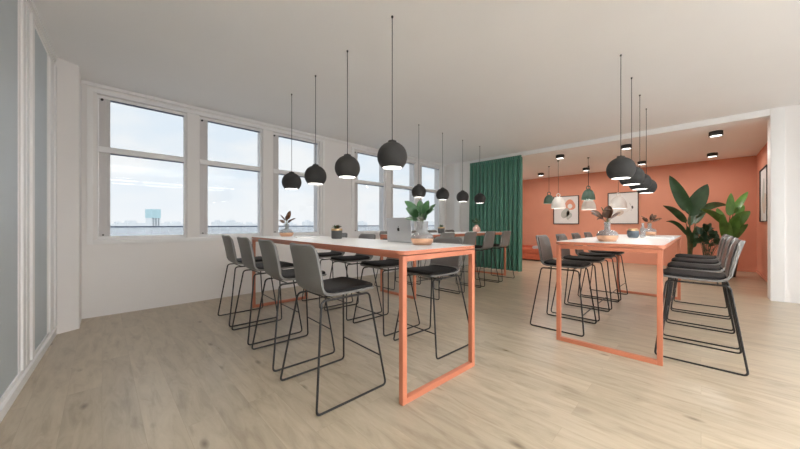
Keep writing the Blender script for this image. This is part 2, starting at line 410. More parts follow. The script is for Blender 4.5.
# hazy towers on the horizon
tb_ = thing('office_building', at(153, 224.5, 300), rad(20), 'teal-clad block standing high above the distant skyline', 'building')
tb_.location.z = -18
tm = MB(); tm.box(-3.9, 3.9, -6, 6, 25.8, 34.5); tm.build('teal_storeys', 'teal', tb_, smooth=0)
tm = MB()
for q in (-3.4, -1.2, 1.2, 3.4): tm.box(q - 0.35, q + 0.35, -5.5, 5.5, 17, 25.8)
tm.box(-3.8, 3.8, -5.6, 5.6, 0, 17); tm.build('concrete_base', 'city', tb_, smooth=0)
rb = random.Random(4)
places = ['left of the teal block', 'just left of the teal block', 'just right of the teal block', 'right of the teal block', 'left part of the second window', 'middle of the second window', 'right part of the second window', 'left part of the third window', 'right part of the third window', 'left part of the fourth window', 'middle of the fifth window', 'sixth window']
for px, pl in zip((118, 132, 168, 178, 218, 232, 250, 290, 308, 362, 402, 430), places):
    d_ = rb.uniform(380, 620); p = at(px, 224.5, d_); hgt = 18 + HC + rb.uniform(0.5, 3.2) * d_ / FPX
    t_ = thing('city_building', (p.x, p.y, -18), rb.uniform(0, 0.7), 'pale hazy building on the horizon, seen in the %s' % pl if 'window' in pl else 'pale hazy building on the horizon, %s' % pl, 'building', 'hazy skyline buildings')
    w_ = rb.uniform(6, 14)
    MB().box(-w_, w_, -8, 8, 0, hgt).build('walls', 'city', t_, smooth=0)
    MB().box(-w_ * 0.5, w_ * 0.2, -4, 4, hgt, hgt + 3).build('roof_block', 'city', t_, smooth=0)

# ------------------------------------------------------------------ tables
def rounded_rect(w, l, r, n=6):
    pts = []
    for cx, cy, a0 in ((w / 2 - r, l / 2 - r, 0), (-w / 2 + r, l / 2 - r, PI / 2), (-w / 2 + r, -l / 2 + r, PI), (w / 2 - r, -l / 2 + r, 1.5 * PI)):
        for k in range(n + 1):
            a = a0 + PI / 2 * k / n; pts.append((cx + r * math.cos(a), cy + r * math.sin(a)))
    return pts
TW, TL, TT = 0.930, 3.480, 1.11
def make_table():
    t = thing('bar_table')
    MB().prism(rounded_rect(TW - 0.006, TL - 0.006, 0.047), TT - 0.028, TT).build('tabletop', 'top', t)
    e = MB(); pts = rounded_rect(TW, TL, 0.05); inn = rounded_rect(TW - 0.006, TL - 0.006, 0.047)
    n = len(pts)
    V = [[e.bm.verts.new((p[0], p[1], z)) for p in P_] for P_, z in ((inn, TT - 0.030), (pts, TT - 0.030), (pts, TT - 0.001), (inn, TT - 0.001))]
    for a, b in ((0, 1), (1, 2), (2, 3), (3, 0)):
        for i in range(n):
            j = (i + 1) % n; e.bm.faces.new((V[a][i], V[a][j], V[b][j], V[b][i]))
    e.build('edge_band', 'coral', t)
    s = 0.042; x1 = TW / 2 - 0.012; y1 = TL / 2 - 0.012; zt = TT - 0.037
    for sy in (-1, 1):
        ya, yb = sorted((sy * y1, sy * (y1 - s)))
        b = MB(); b.box(-x1 + s, x1 - s, ya, yb, zt - s, zt, 0.003); b.build('crossbar', 'coral', t)
        b = MB(); b.box(-x1 + s, x1 - s, ya, yb, 0, s, 0.003); b.build('foot_bar', 'coral', t)
        for sx in (-1, 1):
            xa, xb = sorted((sx * x1, sx * (x1 - s)))
            MB().box(xa, xb, ya, yb, 0, zt, 0.004).build('leg', 'coral', t)
    for sx in (-1, 1):
        xa, xb = sorted((sx * (x1 - 0.01), sx * (x1 - 0.035)))
        MB().box(xa, xb, -y1 + s, y1 - s, zt - 0.022, TT - 0.0285, 0.003).build('side_rail', 'coral', t)
    return t
T_MAIN, T_RIGHT, T_BACK = ((2.046, 3.212), rad(-2.3)), ((5.365, 0.700), PI / 2), ((5.57, 3.955), PI / 2)
table = make_table()
tabs = []
for (loc, rz), lab in ((T_MAIN, 'long white-topped coral bar table at left holding the open laptop'), (T_RIGHT, 'long white-topped coral bar table at right, nearest the potted plants'), (T_BACK, 'long coral bar table in the back, in front of the green curtain')):
    o = table if not tabs else copy_tree(table)
    o.location = (loc[0], loc[1], 0); o.rotation_euler.z = rz
    tag(o, lab, 'table', 'coral bar tables'); tabs.append(o)
def on(tab, x, y):
    """a point given in a table's own frame (x across, y along)"""
    (lx, ly), rz = tab; c, s = math.cos(rz), math.sin(rz)
    return (lx + c * x - s * y, ly + s * x + c * y)

# ------------------------------------------------------------------ bar stools (facing local +x)
def rounded_path(corners, r, n=5, closed=True):
    out = []; m = len(corners)
    for i in range(m):
        p = Vector(corners[i]); a = Vector(corners[i - 1]); b = Vector(corners[(i + 1) % m])
        da = (a - p).normalized(); db = (b - p).normalized()
        for k in range(n + 1):
            t = k / n
            p0 = p + da * r; p2 = p + db * r
            out.append(p0 * (1 - t) ** 2 + p * 2 * t * (1 - t) + p2 * t * t)
    return out
def shell_profile():
    pts = []
    ctrl = [(0.268, 0.772), (0.262, 0.781)]
    pts += ctrl
    for k in range(1, 9): pts.append((0.262 - 0.40 * k / 8, 0.781 - 0.005 * math.sin(PI * k / 8 * 0.9) - 0.004 * k / 8))
    x0, z0 = pts[-1]
    # bend up to the back
    ang = rad(76); r = 0.085
    for k in range(1, 8):
        a = ang * k / 7
        pts.append((x0 - r * math.sin(a), z0 + r * (1 - math.cos(a))))
    x1, z1 = pts[-1]
    L = (1.150 - z1) / math.sin(ang)
    for k in range(1, 13):
        s = L * k / 12
        pts.append((x1 - s * math.cos(ang) * (0.75 + 0.25 * k / 12), z1 + s * math.sin(ang)))
    return pts
def sweep(pts, half, r_front, r_back, th, curve):
    n = len(pts); cum = [0]
    for i in range(1, n): cum.append(cum[-1] + math.dist(pts[i], pts[i - 1]))
    tot = cum[-1]
    # resample with denser ends so that the corners round well
    def P(s):
        s = min(max(s, 0), tot)
        for i in range(1, n):
            if s <= cum[i] + 1e-9:
                t = (s - cum[i - 1]) / (cum[i] - cum[i - 1]); return (pts[i - 1][0] + (pts[i][0] - pts[i - 1][0]) * t, pts[i - 1][1] + (pts[i][1] - pts[i - 1][1]) * t)
    ss = []
    for k in range(7): ss.append(r_front * (1 - math.cos(PI / 2 * k / 6)))
    for k in range(1, 22): ss.append(r_front + (tot - r_front - r_back) * k / 22)
    for k in range(7): ss.append(tot - r_back + r_back * math.sin(PI / 2 * k / 6))
    A, B = [], []
    for s in ss:
        p = P(s); a = P(s - 0.006); b = P(s + 0.006)
        tx, tz = b[0] - a[0], b[1] - a[1]; l = math.hypot(tx, tz); nx, nz = (tz / l, -tx / l)   # inner side (up / forward)
        w = half * (1 - 0.07 * s / tot)
        if s < r_front: w -= r_front - math.sqrt(max(0, r_front ** 2 - (r_front - s) ** 2))
        if s > tot - r_back: w -= r_back - math.sqrt(max(0, r_back ** 2 - (s - tot + r_back) ** 2))
        ra, rb_ = [], []
        for j in range(13):
            u = -1 + 2 * j / 12; y = w * math.sin(u * PI / 2 * 0.9) / math.sin(PI / 2 * 0.9)
            q = curve(s / tot) * (y / half) ** 2
            edge = 1 - max(0, (abs(y) / max(w, 1e-4) - 0.9) / 0.1) * 0.35
            t2 = th * edge
            ra.append((p[0] + nx * (q + t2 / 2), y, p[1] + nz * (q + t2 / 2)))
            rb_.append((p[0] + nx * (q - t2 / 2), y, p[1] + nz * (q - t2 / 2)))
        A.append(ra); B.append(rb_)
    m = MB(); m.slab(A, B); return m
def make_stool():
    t = thing('bar_stool')
    prof = shell_profile()
    sh = sweep(prof, 0.228, 0.05, 0.065, 0.024, lambda s: 0.006 + 0.030 * max(0, (s - 0.45) / 0.55)).build('seat_shell', 'shell', t, smooth=50)
    # seat cushion lies in the shell and runs up into the bend
    seat = [(0.266, 0.797)] + [(x, z + 0.030 - 0.006 * max(0, (0.05 - x)) / 0.2) for x, z in prof[2:13]]
    sweep(seat, 0.222, 0.05, 0.05, 0.040, lambda s: -0.004).build('seat_cushion', 'cushion', t, smooth=50)
    n_ = len(prof); bk = []
    for i_ in range(15, n_ - 1):
        a_, b_ = prof[i_ - 1], prof[i_ + 1]; l_ = math.dist(a_, b_); nx, nz = (b_[1] - a_[1]) / l_, -(b_[0] - a_[0]) / l_
        bk.append((prof[i_][0] + nx * 0.0155, prof[i_][1] + nz * 0.0155))
    sweep(bk, 0.207, 0.03, 0.055, 0.009, lambda s: 0.012 + 0.024 * s).build('back_pad', 'back_pad', t, smooth=50)
    for sy in (-1, 1):
        c = [(-0.205, sy * 0.195, 0.742), (0.225, sy * 0.195, 0.742), (0.305, sy * 0.312, 0.0086), (-0.305, sy * 0.312, 0.0086)]
        MB().tube(rounded_path(c, 0.035), 0.0084, 8, closed=True).build('sled_frame', 'black_metal', t, smooth=60)
    def leg_pt(z, front): # on the front (or rear) leg at height z
        k = (0.742 - z) / (0.742 - 0.0086)
        return (0.225 + 0.080 * k if front else -0.205 - 0.100 * k), 0.195 + 0.117 * k
    x, y = leg_pt(0.235, True)
    MB().tube([(x, -y, 0.235), (x, y, 0.235)], 0.0062, 8).build('footrest', 'black_metal', t, smooth=60)
    for xx in (-0.13, 0.15):
        MB().tube([(xx, -0.195, 0.745), (xx, 0.195, 0.745)], 0.0062, 8).build('seat_support', 'black_metal', t, smooth=60)
    return t
stool = make_stool()
n_st = 0
order = ['nearest', 'second nearest', 'third nearest', 'farthest']
def put_stool(tab, x, y, rz, label, group):
    global n_st
    o = stool if n_st == 0 else copy_tree(stool)
    n_st += 1
    px, py = on(tab, x, y)
    o.location = (px, py, 0); o.rotation_euler.z = tab[1] + rz
    tag(o, label, 'bar stool', group)
    return o
for k in range(4):
    yk = (-1.113, -0.297, 0.480, 1.256)[k]
    put_stool(T_MAIN, (-0.665, -0.652, -0.648, -0.645)[k], yk, rad((0.5, -0.8, 0.6, 0)[k]), 'grey bar stool at the laptop table, left side, %s to the viewer' % order[k], 'stools on the left side of the laptop table')
for k in range(4):
    yk = (-1.105, -0.303, 0.469, 1.241)[k]
    put_stool(T_MAIN, 0.585, yk, PI + rad((0, 0.7, -0.6, 0)[k]), 'grey bar stool at the laptop table, right-hand far side, %s to the viewer' % order[k], 'stools on the far side of the laptop table')
for k in range(4):   # right table: its local x is the room's +y, its local y runs towards the camera
    put_stool(T_RIGHT, -0.680, 1.155 - 0.772 * k, rad((0, 0.6, -0.5, 0)[k]), 'grey bar stool at the right-hand table, right side, %s to the viewer' % order[k], 'stools on the right side of the right-hand table')
for k in range(4):
    put_stool(T_RIGHT, 0.560, 1.125 - 0.772 * k, PI + rad((0.8, 0, 0.6, -0.5)[k]), 'grey bar stool at the right-hand table, left side, %s to the viewer' % order[k], 'stools on the left side of the right-hand table')
for k in range(4):
    put_stool(T_BACK, -0.485, 1.165 - 0.772 * k, rad((0, 0.6, -0.5, 0)[k]), 'grey bar stool at the back table, near side, %s to the viewer' % order[k], 'stools on the near side of the back table')
for k in range(4):
    put_stool(T_BACK, 0.620, 1.165 - 0.772 * k, PI, 'grey bar stool at the back table, window side, %s to the viewer' % order[k], 'stools on the window side of the back table')

# ------------------------------------------------------------------ lamps
def disk_light(name, parent, loc, size, power, col=(1, 0.96, 0.91), spread=PI):
    l = bpy.data.lights.new(name, 'AREA'); l.shape = 'DISK'; l.size = size; l.energy = power; l.color = col; l.spread = spread
    o = bpy.data.objects.new(name, l); COL.objects.link(o); o.location = loc
    if parent: o.parent = parent
    return o
LAMP_W, SPOT_W, BELL_W = 1.0, 8.0, 1.6
def make_pendant(zc, zceil):
    """globe centre at z = 0 of the thing; the cord runs to the ceiling"""
    t = thing('pendant_lamp'); R = 0.1425; cut = -0.104; up = zceil - zc
    prof = []
    a0 = math.asin(cut / R)
    for k in range(19):
        a = a0 + (rad(80) - a0) * k / 18; prof.append((R * math.cos(a), R * math.sin(a)))
    inner = [((R - 0.005) * math.cos(a), (R - 0.005) * math.sin(a)) for a in [rad(80) + (a0 - rad(80)) * k / 18 for k in range(19)]]
    inner[-1] = (prof[0][0] - 0.006, prof[0][1])
    MB().lathe(prof + [(0.02, R - 0.006), (0, R - 0.006)], 40).build('lamp_shade', 'shade', t)
    MB().lathe(inner[2:], 40).build('inner_lining', 'lamp_in', t)
    MB().lathe([(0, R - 0.006), (0.040, R - 0.006), (0.040, R + 0.006), (0.037, R + 0.010), (0.009, R + 0.0105), (0.006, R + 0.024), (0, R + 0.024)], 24).build('cap', 'shade', t)
    MB().tube([(0, 0, R + 0.02), (0, 0, up - 0.012)], 0.0036, 8).build('cord', 'cord', t)
    MB().lathe([(0, up - 0.02), (0.006, up - 0.02), (0.010, up - 0.012), (0.010, up), (0, up)], 16).build('ceiling_cup', 'cord', t)
    MB().lathe([(0, cut + 0.012), (0.094, cut + 0.012), (0.094, cut + 0.018), (0, cut + 0.018)], 32).build('diffuser', 'glow', t)
    disk_light('bulb', t, (0, 0, cut + 0.004), 0.17, LAMP_W)
    return t
pend = make_pendant(1.942, CZ); n_p = 0
def put_pendant(x, y, z, label, group):
    global n_p
    o = pend if n_p == 0 else copy_tree(pend)
    n_p += 1; o.location = (x, y, z); tag(o, label, 'pendant lamp', group)
ordp = ['largest and nearest', 'second nearest', 'third nearest', 'farthest']
for k, (x, y) in enumerate([(1.955, 2.07), (1.98, 2.838), (2.01, 3.61), (2.04, 4.38)]):
    put_pendant(x, y, 1.942, 'matte black globe pendant over the laptop table, %s of its row' % ordp[k], 'globe pendants over the laptop table')
for k in range(4):
    put_pendant(4.29 + 0.767 * k, 0.66, 1.942, 'matte black globe pendant over the right-hand table, %s of its row' % ordp[k], 'globe pendants over the right-hand table')
for k in range(4):
    put_pendant(4.445 + 0.772 * k, 3.94, 1.942, 'matte black globe pendant over the back table, %s of its row' % ordp[k], 'globe pendants over the back table')

def make_spot():
    t = thing('ceiling_spot')
    MB().lathe([(0.088, -0.088), (0.098, -0.095), (0.102, -0.09), (0.102, -0.004), (0.098, 0), (0, 0), (0, -0.06), (0.088, -0.06)], 36, closed=True).build('housing', 'shade', t)
    MB().lathe([(0, -0.088), (0.087, -0.088), (0.087, -0.07), (0, -0.07)], 36).build('diffuser', 'spot_glow', t)
    disk_light('bulb', t, (0, 0, -0.098), 0.16, SPOT_W, (1, 0.96, 0.91))
    return t
spot = make_spot()
for i, x in enumerate((8.75, 11.35)):
    for j, y in enumerate((-0.21, 1.24, 2.68, 4.12)):
        o = spot if (i, j) == (0, 0) else copy_tree(spot)
        o.location = (x, y, CZ2)
        row = ('front row by the white beam', 'back row by the coral wall')[i]
        tag(o, 'black round ceiling spot, %s, %s' % (row, ('first from the right', 'second from the right', 'third from the right', 'fourth from the right')[j]), 'ceiling lamp', 'ceiling spots in the coral room')

def make_bell(shade_m, R, Hh):
    t = thing('bell_lamp')   # origin at the rim
    prof = [(R, 0), (R * 0.985, Hh * 0.18), (R * 0.92, Hh * 0.42), (R * 0.78, Hh * 0.66), (R * 0.56, Hh * 0.86), (R * 0.30, Hh * 0.97), (0.0, Hh)]
    inner = [(r * 0.965, max(0, z * 0.97 - 0.002)) for r, z in prof]
    MB().lathe(prof + inner[::-1][0:], 36).build('lamp_shade', shade_m, t, smooth=50)
    MB().tube([(0.036 * math.cos(a), -0.036 * math.cos(a), Hh + 0.035 + 0.052 * math.sin(a)) for a in [2 * PI * k / 20 for k in range(20)]], 0.012, 8, closed=True).build('handle', shade_m, t)
    MB().lathe([(0, 0.02), (R * 0.93, 0.02), (R * 0.93, 0.026), (0, 0.026)], 32).build('diffuser', 'glow', t)
    disk_light('bulb', t, (0, 0, 0.012), R * 1.6, BELL_W)
    return t
def bell(x, y, z, shade_m, R, Hh, label):
    b = make_bell(shade_m, R, Hh); b.location = (x, y, z)
    L = CZ2 - z
    MB().tube([(0, 0, Hh + 0.06), (0, 0, L - 0.01)], 0.0045, 8).build('cord', 'cord', b)
    MB().lathe([(0, L - 0.03), (0.012, L - 0.03), (0.03, L - 0.012), (0.03, L), (0, L)], 16).build('ceiling_cup', 'cord', b)
    tag(b, label, 'pendant lamp', 'bell lamps in the coral room')
for px, py, dist, m_, R, Hh, lab in (
    (549.0, 203.5, 9.63, 'bell_green', 0.160, 0.28, 'small green bell lamp nearest the green curtain'),
    (588.3, 199.8, 8.36, 'bell_green', 0.168, 0.30, 'green bell lamp hanging in front of a white bell lamp, between the two framed prints'),
    (558.3, 208.3, 8.75, 'bell_white', 0.190, 0.34, 'white bell lamp overlapping the left framed print'),
    (588.6, 209.8, 9.55, 'bell_white', 0.205, 0.36, 'white bell lamp behind and below a green bell lamp'),
    (618.3, 208.5, 8.20, 'bell_white', 0.200, 0.34, 'white bell lamp in front of the right framed print')):
    p = at(px, py, dist); bell(p.x, p.y, p.z, m_, R, Hh, lab)

# ceiling strip lights behind the camera (the window panes mirror their rows)
STRIP_W = 9.0
def make_strip():
    t = thing('ceiling_strip_light')
    MB().box(-0.75, 0.75, -0.18, 0.18, -0.46, -0.40, 0.006).build('housing', 'trim', t)
    MB().box(-0.73, 0.73, -0.165, 0.165, -0.466, -0.4605).build('diffuser', 'strip_glow', t)
    MB().box(-0.73, 0.73, -0.165, 0.165, -0.3995, -0.394).build('added_uplight', 'strip_up', t)  # added upward-glowing face, lifts the ceiling brightness
    for x in (-0.6, 0.6): MB().tube([(x, 0, -0.40), (x, 0, 0)], 0.002, 6).build('hanging_wire', 'cord', t)
    return t
strip = make_strip(); ns_ = 0
for y in (-1.9, -3.0):
    for x in (0.2, 1.75, 3.3):
        o = strip if ns_ == 0 else copy_tree(strip); ns_ += 1
        o.location = (x, y, CZ)
        tag(o, 'white strip light hung from the ceiling behind the viewer', 'ceiling lamp', 'ceiling strip lights')

# ------------------------------------------------------------------ curtain
cur = thing('curtain', (XW - 0.125, 0, 0), 0, 'floor-length pleated green curtain at the left of the coral room opening', 'curtain')
A, B = [], []
y0, y1, z0, z1 = 3.40, 4.99, 0.03, 3.12
ny, nz = 260, 14
rc = random.Random(3); ph = [rc.uniform(-0.5, 0.5) for _ in range(40)]; am = [rc.uniform(0.7, 1.15) for _ in range(40)]
for i in range(nz + 1):
    t = i / nz; z = z0 + (z1 - z0) * t; ra, rb_ = [], []
    for j in range(ny + 1):
        u = j / ny; q = u * 12.5; k = int(q)
        mixa = am[k] * (1 - (q - k)) + am[k + 1] * (q - k); mixp = ph[k] * (1 - (q - k)) + ph[k + 1] * (q - k)
        amp = 0.125 * mixa * (1 - 0.55 * t)
        s = abs(math.sin((q + mixp * 0.10 * (1.2 - 0.5 * t)) * PI)) ** 0.65
        x = 0.06 - amp * s + 0.010 * math.sin(5 * u * PI + 3 * (1 - t))
        y = y0 + (y1 - y0) * u
        ra.append((x, y, z)); rb_.append((x + 0.004, y, z))
    A.append(ra); B.append(rb_)
cm = MB(); cm.slab(A, B); cm.build('drape', 'curtain', cur, smooth=80)
hb = MB()
A, B = [], []
for i in range(3):
    z = 3.075 + 0.045 * i; A.append([(-0.012 - 0.030 * abs(math.sin(j / 240 * 12.5 * 2 * PI)), y0 + (y1 - y0) * j / 240, z) for j in range(241)]); B.append([(p[0] + 0.006, p[1], p[2]) for p in A[-1]])
hb.slab(A, B); hb.build('heading_tape', 'curtain', cur, smooth=80)
MB().box(-0.015, 0.03, y0 - 0.02, y1, 3.165, 3.19, 0.004).build('rail', 'trim', cur)

# ------------------------------------------------------------------ things on the tables
TZ = TT + 0.0005
def ring_lathe(prof, m, name, parent, seg=36, smooth=50): return MB().lathe(prof, seg).build(name, m, parent, smooth=smooth)
def flask(neck_r, neck_h, R=0.115, Hb=0.125):
    """squat bulb with copper lower part and smoky upper part with a neck"""
    t = thing('vase')
    ring_lathe([(0, 0), (R * 0.72, 0), (R * 0.80, 0.004), (R * 0.93, Hb * 0.25), (R * 0.98, Hb * 0.42), (R, Hb * 0.54), (R * 0.97, Hb * 0.55), (0, Hb * 0.53)], 'copper', 'copper_base', t)
    up = [(R * 0.985, Hb * 0.55), (R * 0.975, Hb * 0.64), (R * 0.90, Hb * 0.79), (R * 0.76, Hb * 0.91), (neck_r + (R - neck_r) * 0.32, Hb * 0.985), (neck_r * 1.04, Hb * 1.05), (neck_r, Hb * 1.14), (neck_r * 0.97, Hb + neck_h * 0.7), (neck_r * 1.12, Hb + neck_h)]
    inn = [(r - 0.004, z + 0.001) for r, z in up[::-1]]
    ring_lathe(up + inn, 'smoke', 'glass_neck', t)
    return t, Hb + neck_h
def sprig(parent, z, leaves, stem_m='stem', leaf_m='leaf', name='leaf', sink=0.07, wide=1.25):
    for (dx, dy, dz, ln, w, lift) in leaves:
        base = Vector((dx * 0.25, dy * 0.25, z + dz * 0.35)); tip = Vector((dx, dy, z + dz))
        st = MB(); st.tube([(dx * 0.03, dy * 0.03, z - sink), (dx * 0.10, dy * 0.10, z + dz * 0.12), tuple(base)], 0.0022, 6)
        so = st.build('stem', stem_m, parent)
        lf = MB(); lf.leaf(base, tip, w * wide, lift=lift, fold=0.22, wave=0.05, shape=0.5, face=Vector((-0.6 + 0.9 * math.sin(dx * 91), -0.6 + 0.9 * math.sin(dy * 77 + 1), 0.75))); lf.build(name, leaf_m, so, smooth=60)
# vase with rubber plant beside the laptop
v, zt = flask(0.053, 0.105, 0.108, 0.112); p = (2.130, 1.845)
v.location = (p[0], p[1], TZ); tag(v, 'vase with copper base and wide smoky neck holding a green rubber plant, beside the laptop', 'vase', 'copper based vases')
rp = thing('rubber_plant', (p[0], p[1], TZ), 0, 'green rubber plant sprig with broad leaves in the vase beside the laptop', 'plant')
cr = Vector((math.sin(TH), -math.cos(TH), 0)); cf = Vector((math.cos(TH), math.sin(TH), 0))
def fan(items, z):
    return [((cr * r + cf * f).x, (cr * r + cf * f).y, dz, 0, w, lf) for r, f, dz, w, lf in items]
sprig(rp, zt, fan([(-0.165, 0.02, 0.195, 0.085, 0.05), (-0.155, -0.05, 0.125, 0.085, 0.06), (-0.02, 0.08, 0.205, 0.08, 0.02), (0.055, -0.04, 0.195, 0.085, 0.03), (0.13, 0.03, 0.165, 0.075, 0.05),
                   (0.10, -0.10, 0.11, 0.08, 0.08), (-0.06, -0.11, 0.12, 0.085, 0.08), (0.03, -0.13, 0.07, 0.075, 0.10), (-0.16, 0.06, 0.03, 0.05, 0.05), (0.02, 0.13, 0.11, 0.08, 0.08)], zt), leaf_m='leaf')
# bronze sprig at the window end of the same table
v, zt = flask(0.032, 0.085, 0.108, 0.112); p = (2.085, 4.66); v.location = (p[0], p[1], TZ)
tag(v, 'vase with copper base at the window end of the laptop table', 'vase', 'copper based vases')
b_ = thing('bronze_sprig', (p[0], p[1], TZ), 0, 'bronze leaved sprig in the vase at the window end of the laptop table', 'plant')
sprig(b_, zt, fan([(-0.11, 0.02, 0.15, 0.05, 0.03), (-0.10, -0.04, 0.06, 0.05, 0.04), (0.06, 0.0, 0.21, 0.075, 0.02), (0.04, -0.06, 0.17, 0.07, 0.03), (0.14, 0.02, 0.09, 0.05, 0.05), (0.10, -0.05, 0.06, 0.045, 0.06), (-0.03, 0.06, 0.13, 0.05, 0.05)], zt), leaf_m='leaf_brown')
# first vase on the right-hand table
v, zt = flask(0.030, 0.090, 0.104, 0.125); p = (4.03, 0.745); v.location = (p[0], p[1], TZ)
tag(v, 'vase with copper base and slim neck at the near end of the right-hand table', 'vase', 'copper based vases')
b_ = thing('bronze_sprig', (p[0], p[1], TZ), 0, 'bronze sprig in the vase at the near end of the right-hand table', 'plant')
sprig(b_, zt, fan([(-0.19, 0.0, 0.125, 0.075, 0.10), (-0.13, 0.08, 0.10, 0.085, 0.12), (-0.05, -0.06, 0.14, 0.09, 0.10), (0.04, 0.03, 0.19, 0.095, 0.02), (-0.01, -0.10, 0.13, 0.07, 0.10), (0.15, -0.01, 0.11, 0.030, 0.10), (-0.15, -0.05, 0.025, 0.035, 0.25)], zt), leaf_m='leaf_brown')
sprig(b_, zt, fan([(-0.03, 0.06, 0.175, 0.07, 0.03)], zt), leaf_m='leaf')
# second flask at the far end of the right-hand table
v, zt = flask(0.029, 0.085, 0.098, 0.120); p = (6.72, 0.63); v.location = (p[0], p[1], TZ)
tag(v, 'vase with copper base at the far end of the right-hand table', 'vase', 'copper based vases')
b_ = thing('bronze_sprig', (p[0], p[1], TZ), 0, 'small bronze sprig in the vase at the far end of the right-hand table', 'plant')
sprig(b_, zt, fan([(-0.15, 0.0, 0.13, 0.06, 0.05), (-0.08, 0.06, 0.10, 0.06, 0.06), (0.05, 0.0, 0.17, 0.08, 0.03), (0.14, 0.03, 0.15, 0.08, 0.04), (0.19, -0.03, 0.09, 0.05, 0.06), (0.10, -0.07, 0.06, 0.05, 0.06), (0.0, -0.06, 0.14, 0.08, 0.05)], zt), leaf_m='leaf_brown')
# blue-grey jar between them
j = thing('jar', (5.42, 0.69, TZ), 0, 'round blue-grey jar with a gold shoulder on the right-hand table', 'jar')
ring_lathe([(0, 0), (0.050, 0), (0.066, 0.02), (0.073, 0.06), (0.068, 0.100), (0, 0.100)], 'bluegrey', 'body', j)
ring_lathe([(0.0675, 0.1005), (0.060, 0.118), (0.048, 0.130), (0.044, 0.131), (0, 0.131)], 'gold', 'shoulder', j)
bt = thing('bottle', (5.60, 0.60, TZ), 0, 'slim clear glass bottle behind the blue-grey jar', 'bottle')
up = [(0.0, 0), (0.032, 0), (0.034, 0.01), (0.034, 0.12), (0.016, 0.16), (0.014, 0.21), (0.017, 0.214), (0.012, 0.214), (0.011, 0.16), (0.029, 0.12), (0.029, 0.012), (0, 0.01)]
ring_lathe(up, 'smoke', 'glass_body', bt)
# pots with foliage
def pot(x, y, lab, lab2, leaf_ms):
    t = thing('plant_pot', (x, y, TZ), 0, lab, 'plant pot', 'charcoal pots on the tables')
    pr = [(0, 0), (0.062, 0), (0.068, 0.006)]
    for k in range(9): pr += [(0.070, 0.010 + k * 0.0105), (0.0725, 0.015 + k * 0.0105)]
    pr += [(0.073, 0.108), (0, 0.108)]
    ring_lathe(pr, 'pot', 'body', t, 28, 25)
    ring_lathe([(0.0735, 0.1085), (0.0735, 0.135), (0.066, 0.135), (0.066, 0.118), (0, 0.118)], 'gold', 'rim', t, 28, 30)
    pl = thing('succulent', (x, y, TZ), 0, lab2, 'plant')
    ring_lathe([(0, 0.1185), (0.064, 0.1185), (0.062, 0.126), (0, 0.13)], 'soil', 'soil', pl, 20)
    r_ = random.Random(int(x * 100))
    for k in range(15):
        a = k * 2.4; rr = 0.03 + 0.05 * (k / 15); h = 0.190 - 0.035 * (k / 15) + r_.uniform(-0.008, 0.008)
        MB().leaf((0.01 * math.cos(a), 0.01 * math.sin(a), 0.125), (rr * math.cos(a), rr * math.sin(a), h), 0.042, lift=0.05, fold=0.2).build('leaf', leaf_ms[k % 2], pl, smooth=60)
pot(2.235, 3.45, 'ribbed charcoal pot with gold rim on the laptop table', 'low green succulent in the pot on the laptop table', ('leaf', 'leaf_brown'))
pot(5.12, 3.90, 'ribbed charcoal pot with gold rim on the back table', 'low green succulent in the pot on the back table', ('leaf', 'leaf'))
v = thing('vase', (6.44, 3.84, TZ), 0, 'blush pink vase on the back table against the green curtain', 'vase')
ring_lathe([(0, 0), (0.06, 0), (0.085, 0.03), (0.092, 0.07), (0.078, 0.115), (0.045, 0.145), (0.036, 0.17), (0.042, 0.18), (0.034, 0.18), (0.03, 0.16), (0, 0.15)], 'pink', 'body', v)
b_ = thing('green_sprig', (6.44, 3.84, TZ), 0, 'small dark green sprig in the blush pink vase', 'plant')
sprig(b_, 0.18, fan([(-0.12, 0.0, 0.13, 0.07, 0.05), (0.0, 0.05, 0.17, 0.08, 0.02), (0.12, 0.0, 0.12, 0.07, 0.05), (-0.06, -0.07, 0.10, 0.06, 0.06), (0.07, -0.07, 0.10, 0.06, 0.06)], 0.18), leaf_m='leaf_dark', sink=0.025)
# laptop: open, its lid towards the camera
lp = thing('laptop', (2.237, 2.264, TZ), rad(-2.3), 'open aluminium laptop seen from behind on the left table', 'laptop')
LW, LD = 0.378, 0.205
MB().box(0, LD, -LW / 2, LW / 2, 0, 0.014, 0.004).build('base', 'alu', lp)
MB().box(0.035, 0.135, -LW / 2 + 0.03, LW / 2 - 0.03, 0.0142, 0.0155).build('keyboard', 'alu_key', lp)
MB().box(0.142, 0.195, -0.06, 0.06, 0.0141, 0.0147).build('trackpad', 'alu', lp)
lid = MB().box(-0.005, 0.0025, -LW / 2, LW / 2, 0.012, 0.262, 0.0025).build('lid', 'alu', lp)
MB().box(0.0027, 0.0035, -LW / 2 + 0.008, LW / 2 - 0.008, 0.022, 0.254).build('screen', 'screen', lid)
lg = MB()
def disc2(m, pts, x0, x1):
    a = [m.bm.verts.new((x0, y, z)) for y, z in pts]; b = [m.bm.verts.new((x1, y, z)) for y, z in pts]; n = len(pts)
    m.bm.faces.new(a); m.bm.faces.new(b[::-1])
    for i in range(n): m.bm.faces.new((a[i], b[i], b[(i + 1) % n], a[(i + 1) % n]))
ap = []
for k in range(40):
    a = 2 * PI * k / 40; r = 0.019 * (1 - 0.12 * abs(math.sin(a)) ** 6 * (1 if math.sin(a) > 0 else 0.7)) * (1.0 + 0.03 * math.cos(2 * a))
    y_, z_ = r * math.cos(a), r * 1.06 * math.sin(a)
    if math.hypot(y_ + 0.0215, z_ - 0.003) < 0.0085:      # the bite out of one side
        dy, dz = y_ + 0.0215, z_ - 0.003; l = math.hypot(dy, dz); y_, z_ = -0.0215 + dy / l * 0.0085, 0.003 + dz / l * 0.0085
    ap.append((y_, z_ + 0.137))
disc2(lg, ap, -0.0062, -0.0051)
